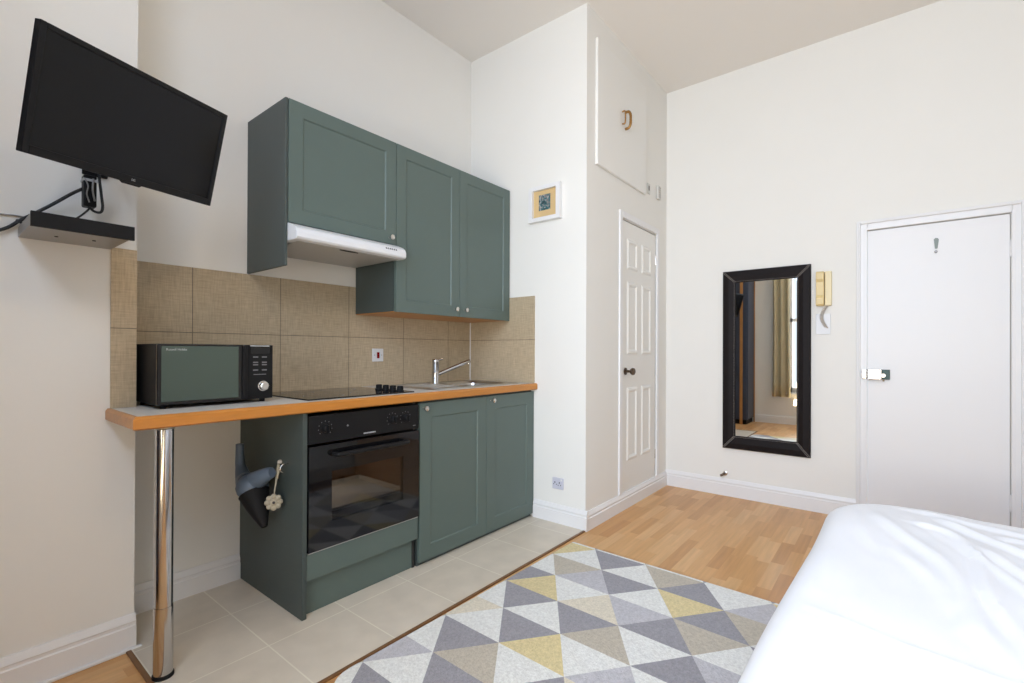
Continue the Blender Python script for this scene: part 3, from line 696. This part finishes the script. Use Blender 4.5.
# ------------------------------------------------------------------ television on its bracket
tv = thing('wall_television', 'flat black television tilted down on the left wall', 'television', (.4534, 1.900, 1.8297))
Rt = Matrix.Rotation(.414, 4, 'Z') @ Matrix.Rotation(.281, 4, 'X') @ Matrix.Rotation(-.042, 4, 'Y')
tv.rotation_euler = Rt.to_euler()
tw, th = .58/2, .58/1.68/2
bz = bmesh.new()
for a, b in (((-tw, -.004, -th), (-tw+.016, .020, th)), ((tw-.016, -.004, -th), (tw, .020, th)), ((-tw+.016, -.004, th-.016), (tw-.016, .020, th)), ((-tw+.016, -.004, -th), (tw-.016, .020, -th+.024))): box(bz, a, b)
obj('bezel', bz, M['black'], tv, local=True, bevel=.002)
obj('screen', B(((-tw+.015, .000, -th+.023), (tw-.015, .006, th-.015))), M['screen'], tv, local=True)
bm = bmesh.new()
vs = []
for (sx, sz, y) in ((1, 1, .018), (.96, .94, .028), (.62, .62, .050)):
    vs.append([bm.verts.new((a*tw*sx*.995, y, b*th*sz*.995)) for a, b in ((-1, -1), (1, -1), (1, 1), (-1, 1))])
for a, b in zip(vs, vs[1:]):
    for i in range(4): bm.faces.new((a[i], a[(i+1) % 4], b[(i+1) % 4], b[i]))
bm.faces.new(vs[-1]); bm.faces.new(vs[0])
obj('back_cover', bm, M['blackmatt'], tv, local=True)
bm = bmesh.new(); prism(bm, [(-.030, -th), (.030, -th), (.022, -th-.006), (-.022, -th-.006)], lambda a, b: Vector((a, -.003, b)), lambda a, b: Vector((a, .014, b)))
obj('sensor_bar', bm, M['black'], tv, local=True)
text('brand_text', 'LG', .010, M['label'], tv, (.0, -.0046, -th+.012), (math.pi/2, 0, 0))

bk = thing('television_bracket', 'black wall bracket arm behind the television', 'bracket', (.40, YB, 1.70))
obj('wall_plate', B(((.365, YB-.012, 1.74), (.435, YB, 1.92))), M['blackmatt'], bk, bevel=.003)
obj('arm', B(((.385, 2.06, 1.815), (.415, YB-.010, 1.845)),), M['blackmatt'], bk, bevel=.003)
vc = Rt @ Vector((0, .056, 0)) + Vector(tv.location)
bm = bmesh.new(); tube(bm, [(.40, 2.08, 1.83), tuple(vc)], .016, 12, smooth=False)
obj('swivel', bm, M['blackmatt'], bk, smooth=True)

# set-top box with its cables and adaptor
sb = thing('set_top_box', 'flat grey metal box with black front on the wall below the television', 'set-top box', (.328, 2.09, 1.487))
obj('chassis', B(((.209, 1.955, 1.487), (.447, YB-.001, 1.520))), M['greymetal'], sb, bevel=.001)
obj('front_panel', B(((.207, 1.943, 1.478), (.449, 1.955, 1.522))), M['blackmatt'], sb, bevel=.001)
for (x, y) in ((.285, 2.12), (.375, 2.10)): obj('underside_screw', lathe(bmesh.new(), [(.005, 0), (.005, .002)], (x, y, 1.487), (0, 0, -1), 10), M['blackmatt'], sb)
pa = thing('hanging_power_adaptor', 'black adaptor with cable loop hanging under the television', 'power adaptor', (.385, 2.15, 1.61))
obj('case', B(((.352, 2.125, 1.605), (.386, 2.165, 1.712))), M['black'], pa, bevel=.005)
bm = bmesh.new(); tube(bm, [(.355, 2.124, 1.695), (.362, 2.120, 1.672), (.359, 2.121, 1.645), (.366, 2.122, 1.618)], .0022, 6); tube(bm, [(.376, 2.122, 1.70), (.374, 2.120, 1.66), (.380, 2.122, 1.625)], .003, 6)
obj('bundled_wires', bm, M['greymetal'], pa, smooth=True)
obj('strap', B(((.350, 2.123, 1.690), (.388, 2.167, 1.698))), M['label'], pa)
bm = bmesh.new(); tube(bm, [(.365, 2.13, 1.606), (.380, 2.13, 1.592), (.398, 2.135, 1.594), (.404, 2.14, 1.615), (.402, 2.15, 1.66), (.398, 2.16, 1.74), (.40, 2.10, 1.80)], .0042, 8)
obj('cable_loop', bm, M['cable'], pa, smooth=True)
tag(obj('thick_black_cable', tube(bmesh.new(), [(-.08, 2.232, 1.42), (.05, 2.232, 1.455), (.166, 2.228, 1.500), (.217, 2.225, 1.545), (.280, 2.215, 1.602), (.330, 2.19, 1.650), (.352, 2.15, 1.665)], .0052, 10), M['cable'], smooth=True, origin='base'),
    'thick black cable rising along the left wall to the hanging adaptor', 'cable')
tag(obj('thin_grey_cable', tube(bmesh.new(), [(-.08, 2.236, 1.575), (.05, 2.236, 1.562), (.166, 2.236, 1.554), (.20, 2.236, 1.556), (.235, 2.234, 1.552), (.26, 2.20, 1.523)], .0028, 8), M['greymetal'], smooth=True, origin='base'),
    'thin dark cable running left from the top of the box', 'cable')
tag(obj('short_black_cable', tube(bmesh.new(), [(.372, 2.14, 1.606), (.362, 2.13, 1.590), (.345, 2.11, 1.568), (.325, 2.10, 1.545), (.31, 2.10, 1.522)], .0030, 8), M['cable'], smooth=True, origin='base'),
    'short black cable from the adaptor down to the box', 'cable')
tag(obj('cable_end', tube(bmesh.new(), [(.205, 2.228, 1.541), (.222, 2.215, 1.528), (.232, 2.195, 1.5225)], .0042, 8), M['cable'], smooth=True, origin='base'),
    'stubby black cable end lying over the left rim of the box', 'cable')

# ------------------------------------------------------------------ things hanging on the end panel
hv = thing('handheld_vacuum', 'blue grey handheld vacuum with dark nozzle hung on the oven housing', 'handheld vacuum', (.93, 2.15, .376))
bm = bmesh.new()
tube(bm, [(.935, 2.345, .690), (.935, 2.345, .640), (.933, 2.330, .590), (.930, 2.290, .545), (.928, 2.240, .530)], [.017, .018, .022, .034, .05], 18)
obj('pipe', bm, M['bluegrey'], hv, smooth=True)
bm = bmesh.new()
lathe(bm, [(.010, 0), (.040, .012), (.060, .035), (.066, .060), (.060, .085), (.045, .105), (.02, .116)], (.925, 2.185, .465), (.0, .05, 1), 28)
obj('body', bm, M['bluegrey'], hv, smooth=True)
bm = bmesh.new(); tube(bm, [(.930, 2.18, .545), (.935, 2.12, .575), (.945, 2.09, .592), (.955, 2.070, .600)], [.045, .036, .028, .022], 16)
obj('grip', bm, M['bluegrey'], hv, smooth=True)
bm = bmesh.new()
lathe(bm, [(.062, 0), (.058, .012), (.046, .060), (.030, .110), (.015, .150), (.012, .157)], (.925, 2.170, .498), (.0, -.80, -.98), 28)
obj('nozzle', bm, M['blackmatt'], hv, smooth=True)['label'] = 'dark tapering nozzle'
obj('hook', tube(bmesh.new(), [(.999, 2.02, .64), (.975, 2.02, .635), (.965, 2.02, .618), (.975, 2.02, .605)], .004, 8), M['nickel'], hv, smooth=True)
cf = thing('crochet_flower_hanging', 'cream crochet flower dangling from a string on the oven housing', 'ornament', (.985, 2.10, .43))
bm = bmesh.new()
tube(bm, [(.990, 2.085, .635), (.988, 2.082, .60), (.972, 2.070, .55), (.958, 2.058, .505)], .0022, 6); tube(bm, [(.990, 2.085, .635), (.986, 2.098, .60), (.974, 2.078, .56), (.959, 2.059, .512)], .0025, 6)
tube(bm, [(.986, 2.080, .625), (.984, 2.078, .595), (.984, 2.088, .565)], .006, 6)
obj('string', bm, M['crochet'], cf, smooth=True)
FB = Matrix.Translation((.955, 2.055, .476)) @ Matrix.Rotation(math.radians(-25), 4, 'Z')
bm = bmesh.new()
for i in range(8):
    a = i*math.pi/4
    bmesh.ops.create_icosphere(bm, subdivisions=2, radius=1, matrix=FB @ Matrix.Translation((.024*math.cos(a), 0, .024*math.sin(a))) @ Matrix.Diagonal((.0125, .008, .0125, 1)))
bmesh.ops.create_icosphere(bm, subdivisions=2, radius=1, matrix=FB @ Matrix.Diagonal((.020, .008, .020, 1)))
obj('flower', bm, M['crochet'], cf, smooth=True)
obj('centre', lathe(bmesh.new(), [(.006, 0), (.005, .004)], (.9515, 2.0475, .476), (-.42, -.9, 0), 10), M['printdark'], cf)
obj('peg', lathe(bmesh.new(), [(.009, 0), (.009, .01), (.006, .014)], (1.0, 2.086, .635), (-1, 0, 0), 12), M['cord'], cf)

# ------------------------------------------------------------------ rug
def clip(poly, x, y, nx, ny):
    out = []
    for i in range(len(poly)):
        a, b = poly[i], poly[(i+1) % len(poly)]
        da = (a[0]-x)*nx+(a[1]-y)*ny; db = (b[0]-x)*nx+(b[1]-y)*ny
        if da <= 0: out.append(a)
        if (da < 0 < db) or (db < 0 < da):
            t = da/(da-db); out.append((a[0]+(b[0]-a[0])*t, a[1]+(b[1]-a[1])*t))
    return out
RX0, RX1, RY0, RY1 = .84, 2.392, .24, 1.456
strips = ['ywgwbgwl', 'wblgwygb', 'gywclgbw', 'wgwgbwgl', 'cwgywlwg', 'wgbwgcyl', 'lwgwbglw', 'wgycwgbw', 'gwlgwywb']
pcs = {k: [] for k in RC}
xs0, dx_, dy_ = 2.377, .197, .2945
tri = []
for s_ in range(-1, 9):
    xr, xl = xs0-dx_*s_, xs0-dx_*(s_+1)
    colr = strips[s_] if s_ >= 0 else 'wgwbwgwg'
    # even columns carry vertices at 1.301, odd ones at 1.448
    for k in range(10):
        mid = 1.448-dy_/2*k
        if (s_ % 2 == 0): base, apex = (xr, xl) if k % 2 == 0 else (xl, xr)
        else: base, apex = (xl, xr) if k % 2 == 0 else (xr, xl)
        tri.append(([(base, mid+dy_/2), (apex, mid), (base, mid-dy_/2)], colr[k % 8]))
outl = rrect(RX0, RX1, RY0, RY1, .05, 5)
outl[len(outl)//4:] = outl[len(outl)//4:]
ol_ = rrect(RX0, RX1, RY0, RY1, .02, 4)
# larger round at the two left corners
ol_ = [p for p in rrect(RX0, RX1, RY0, RY1, .06, 6)]
def mixr():
    pts = []
    for cx, cy, a0, rr in ((RX1, RY1, 0, .012), (RX0, RY1, 90, .11), (RX0, RY0, 180, .085), (RX1, RY0, 270, .012)):
        sx = -1 if a0 in (0, 270) else 1; sy = -1 if a0 in (0, 90) else 1
        ccx, ccy = cx+sx*rr, cy+sy*rr
        for i in range(7):
            a = math.radians(a0+90*i/6); pts.append((ccx+rr*math.cos(a), ccy+rr*math.sin(a)))
    return pts
ol_ = mixr()
keys = list(RC); bm = bmesh.new(); ZR = .022
for poly, k in tri:
    p = poly
    for i in range(len(ol_)):
        a, b = ol_[i], ol_[(i+1) % len(ol_)]
        nx, ny = (b[1]-a[1]), -(b[0]-a[0])
        if abs(nx)+abs(ny) < 1e-9: continue
        p = clip(p, a[0], a[1], nx, ny)
        if len(p) < 3: break
    if len(p) < 3: continue
    q = []
    for c in p:
        if not q or (abs(c[0]-q[-1][0])+abs(c[1]-q[-1][1])) > 1e-6: q.append(c)
    if len(q) > 2 and abs(q[0][0]-q[-1][0])+abs(q[0][1]-q[-1][1]) < 1e-6: q.pop()
    if len(q) < 3: continue
    fc = bm.faces.new([bm.verts.new((a, b, ZR)) for a, b in q]); fc.material_index = keys.index(k)
bmesh.ops.remove_doubles(bm, verts=bm.verts, dist=2e-4)
# side skirt of the rug
lo_ = [bm.verts.new((a, b, .0065)) for a, b in ol_]; up_ = [bm.verts.new((a, b, ZR-.0002)) for a, b in ol_]
for i in range(len(ol_)):
    fc = bm.faces.new((lo_[i], lo_[(i+1) % len(ol_)], up_[(i+1) % len(ol_)], up_[i])); fc.material_index = 1
bm.faces.new(lo_).material_index = 1
for v in bm.verts:
    x_, y_ = v.co.x, v.co.y; v.co.x = x_+(y_-1.448)*.018; v.co.y = y_-(x_-2.18)*.018
rg = obj('triangle_rug', bm, [RC[k] for k in keys], origin='base')
rg.location.z = .001
tag(rg, 'pale rug with grey, ivory and yellow triangles on the floor', 'rug')

# ------------------------------------------------------------------ bed
bd = thing('bed', 'low divan bed with a white mattress on the right', 'bed', (1.48, -.5, 0))
BX0, BX1, BY0, BY1 = .50, 2.40, -1.15, .18
obj('divan_base', B(((BX0+.02, BY0+.02, .06), (BX1-.02, BY1-.02, .27))), M['mattress'], bd, bevel=.01)
obj('mattress', B(((BX0, BY0, .27), (BX1, BY1, .465))), M['mattress'], bd, bevel=.04, seg=4)
for x in (BX0+.1, BX1-.1):
    for y in (BY0+.1, BY1-.1): obj('leg', lathe(bmesh.new(), [(.022, 0), (.028, .062)], (x, y, 0), n=16), M['blackmatt'], bd)
creases = [([(1.30, .20), (1.266, .093), (1.245, .011), (1.238, -.075), (1.24, -.20), (1.25, -.4)], .0035, .009, 1),
           ([(2.185, -.013), (2.145, -.136), (1.983, -.192), (1.708, -.187), (1.546, -.198), (1.30, -.24)], .012, .016, 1),
           ([(2.303, .094), (2.044, -.013), (1.821, -.116), (1.586, -.148), (1.397, -.153), (1.20, -.20)], .008, .022, 1),
           ([(2.334, -.099), (2.202, -.206), (2.076, -.305), (1.9, -.42)], .009, .020, 1),
           ([(2.278, -.031), (2.038, -.157), (1.81, -.25), (1.6, -.30)], .006, .016, 1),
           ([(1.896, .017), (1.718, -.073), (1.486, -.124), (1.35, -.12)], .005, .022, 1),
           ([(2.074, -.201), (1.884, -.277), (1.7, -.36)], .008, .018, 1),
           ([(2.198, -.241), (2.204, -.324), (2.15, -.45)], .006, .018, 1),
           ([(2.37, .02), (2.33, -.16), (2.30, -.30), (2.27, -.5)], .006, .02, 1),
           ([(2.33, .12), (2.10, .10), (1.90, .06), (1.75, .0)], .004, .02, 1)]
def segd(px, py, ax, ay, bx, by):
    dx, dy = bx-ax, by-ay; t = max(0, min(1, ((px-ax)*dx+(py-ay)*dy)/(dx*dx+dy*dy)))
    qx, qy = ax+dx*t, ay+dy*t
    s = (px-qx)*dy-(py-qy)*dx
    return math.hypot(px-qx, py-qy)*(1 if s >= 0 else -1), t
cre = [([(v.x, v.y) for v in catmull([(a, b, 0) for a, b in pts], 5)], h_, w_) for pts, h_, w_, _ in creases]
def wr(x, y):
    z = .012*noise.noise(Vector((x*1.6, y*2.2, .3))) + .005*noise.noise(Vector((x*4, y*7, 2.3))) + .0018*noise.noise(Vector((x*10, y*18, 7.3)))
    for pts, h_, w_ in cre:
        best = 9; sd = 0; tt = 0
        for i in range(len(pts)-1):
            d_, t_ = segd(x, y, *pts[i], *pts[i+1])
            if abs(d_) < best: best = abs(d_); sd = d_; tt = (i+t_)/(len(pts)-1)
        if best < .14:
            fade = min(1, tt*5, (1-tt)*4) if 0 < tt < 1 else 0
            z += fade*(h_*math.exp(-(sd/w_)**2) - h_*.55*math.exp(-((sd-w_*1.6)/(w_*.9))**2))
    return z
NX, NY = 190, 150
DX0, DX1, DY0_, DY1_ = .42, 2.455, -1.22, .240     # plan outline at mattress level
bm = bmesh.new(); V = {}
def side(d):   # distance outward past the edge line -> (offset, drop)
    R_ = .075
    if d < 0: return 0, 0
    if d < R_*math.pi/2: a = d/R_; return R_*math.sin(a), R_*(1-math.cos(a))
    return R_ + .05*(d-R_*1.57), R_ + (d-R_*1.57)
inx0, inx1, iny0, iny1 = DX0+.075, DX1-.075, DY0_+.075, DY1_-.075
OV = .40
cr_ = .20
for i in range(NX+1):
    for j in range(NY+1):
        uu = inx0-OV + (inx1-inx0+2*OV)*i/NX; vv = iny0-OV + (iny1-iny0+2*OV)*j/NY
        cx = min(max(uu, inx0+cr_), inx1-cr_); cy = min(max(vv, iny0+cr_), iny1-cr_)
        ddx, ddy = uu-cx, vv-cy; L_ = math.hypot(ddx, ddy)
        mL = max(abs(ddx), abs(ddy))
        if L_ > 1e-6 and mL > cr_ and (abs(ddx) > 1e-6 and abs(ddy) > 1e-6):
            pass
        if L_ <= cr_: off, dr_ = L_, 0; 
        else:
            o_, dr_ = side(min(L_, cr_+OV)-cr_); off = cr_+o_
        if L_ > 1e-6: x, y = cx+ddx/L_*off, cy+ddy/L_*off
        else: x, y = uu, vv
        fx_ = min(1, max(0, (x-.9)/1.2)); y -= .032*fx_*fx_*(3-2*fx_)*min(1, max(0, (y+.6)/.7))
        fold = 0
        if dr_ > .05 and L_ > 0:
            an = math.atan2(ddy, ddx); ph = (x*9+y*11)
            fold = .012*min(1, (dr_-.05)*5)*math.sin(ph)
            x += ddx/L_*fold; y += ddy/L_*fold
        sm = min(1, max(0, (y+.35)/.5)); topz = .516 + .016*sm*sm*(3-2*sm)
        z = topz - dr_ + wr(x, y)*max(0, 1-dr_*8)
        V[i, j] = bm.verts.new((x, y, z))
for i in range(NX):
    for j in range(NY):
        bm.faces.new((V[i, j], V[i+1, j], V[i+1, j+1], V[i, j+1]))
dv = obj('duvet', bm, M['duvet'], smooth=True, origin='base')
so = dv.modifiers.new('thickness', 'SOLIDIFY'); so.thickness = .012; so.offset = -1
tag(dv, 'rumpled white duvet spread over the bed on the right', 'duvet')

# ------------------------------------------------------------------ behind the camera, partly seen in the mirror; the lamp is added
def curtain(name, y0, y1, label):
    t = thing(name, label, 'curtain', (XW+.06, (y0+y1)/2, .44), group=None)
    bm = bmesh.new(); n_, m_ = 60, 12
    vs = [[None]*(m_+1) for _ in range(n_+1)]
    for i in range(n_+1):
        for j in range(m_+1):
            s = i/n_; z = .43+(2.92-.43)*j/m_
            pinch = 1-.10*math.sin(j/m_*math.pi)
            y = (y0+y1)/2+(s-.5)*(y1-y0)*pinch
            vs[i][j] = bm.verts.new((XW+.075+.026*math.sin(s*math.pi*5+.3*math.sin(z*2)), y, z))
    for i in range(n_):
        for j in range(m_): bm.faces.new((vs[i][j], vs[i+1][j], vs[i+1][j+1], vs[i][j+1]))
    o = obj('cloth', bm, M['curtain'], t, smooth=True); s_ = o.modifiers.new('thickness', 'SOLIDIFY'); s_.thickness = .003
    return t
curtain('window_curtain', 1.235, 1.49, 'beige curtain hanging beside the window, seen in the mirror')
curtain('window_curtain', -1.18, -.88, 'beige curtain on the far side of the window')
rl = thing('curtain_rail', 'wooden curtain pole above the window', 'curtain pole', (XW+.07, .15, 2.95))
obj('pole', tube(bmesh.new(), [(XW+.075, -1.35, 2.94), (XW+.075, 1.62, 2.94)], .014, 12, smooth=False), M['woodside'], rl, smooth=True)
for y in (-1.3, 1.57): obj('bracket', B(((XW, y-.01, 2.92), (XW+.075, y+.01, 2.94))), M['brass'], rl)
wd = thing('wardrobe', 'tall navy wardrobe with orange wood edges, seen in the mirror', 'wardrobe', (-.34, 2.0, 0))
obj('carcass', B(((-.562, 1.775, .07), (-.135, YB-.02, 2.38))), M['navy'], wd, bevel=.003)
obj('edge_strip', B(((-.140, 1.835, .0), (-.120, 1.875, 2.40)), ((-.562, 1.750, .0), (-.545, 1.764, 2.40))), M['woodside'], wd, bevel=.002)
obj('top', B(((-.562, 1.765, 2.38), (-.120, YB-.02, 2.40))), M['woodside'], wd, bevel=.002)
obj('plinth', B(((-.555, 1.785, 0), (-.145, YB-.025, .07))), M['blackmatt'], wd)
obj('door', B(((-.545, 1.762, .08), (-.155, 1.776, 2.37))), M['navy'], wd, bevel=.002)
pl = thing('added_ceiling_lamp', 'unseen added globe lamp hanging from the ceiling behind the camera', 'lamp', (.45, .05, 2.66))  # unseen, partly invented lamp, placed for the warm light high on the walls
bm = bmesh.new(); bmesh.ops.create_uvsphere(bm, u_segments=32, v_segments=16, radius=.12, matrix=Matrix.Translation((.45, .05, 2.78)))
obj('globe', bm, emis('lamp_globe_glow', (1, .77, .49, 1), 32), pl, smooth=True)
obj('flex', tube(bmesh.new(), [(.45, .05, 2.90), (.45, .05, ZC)], .004, 8, smooth=False), M['white_plastic'], pl)
obj('ceiling_rose', lathe(bmesh.new(), [(.045, 0), (.04, .02)], (.45, .05, ZC), (0, 0, -1), 20), M['white_plastic'], pl)
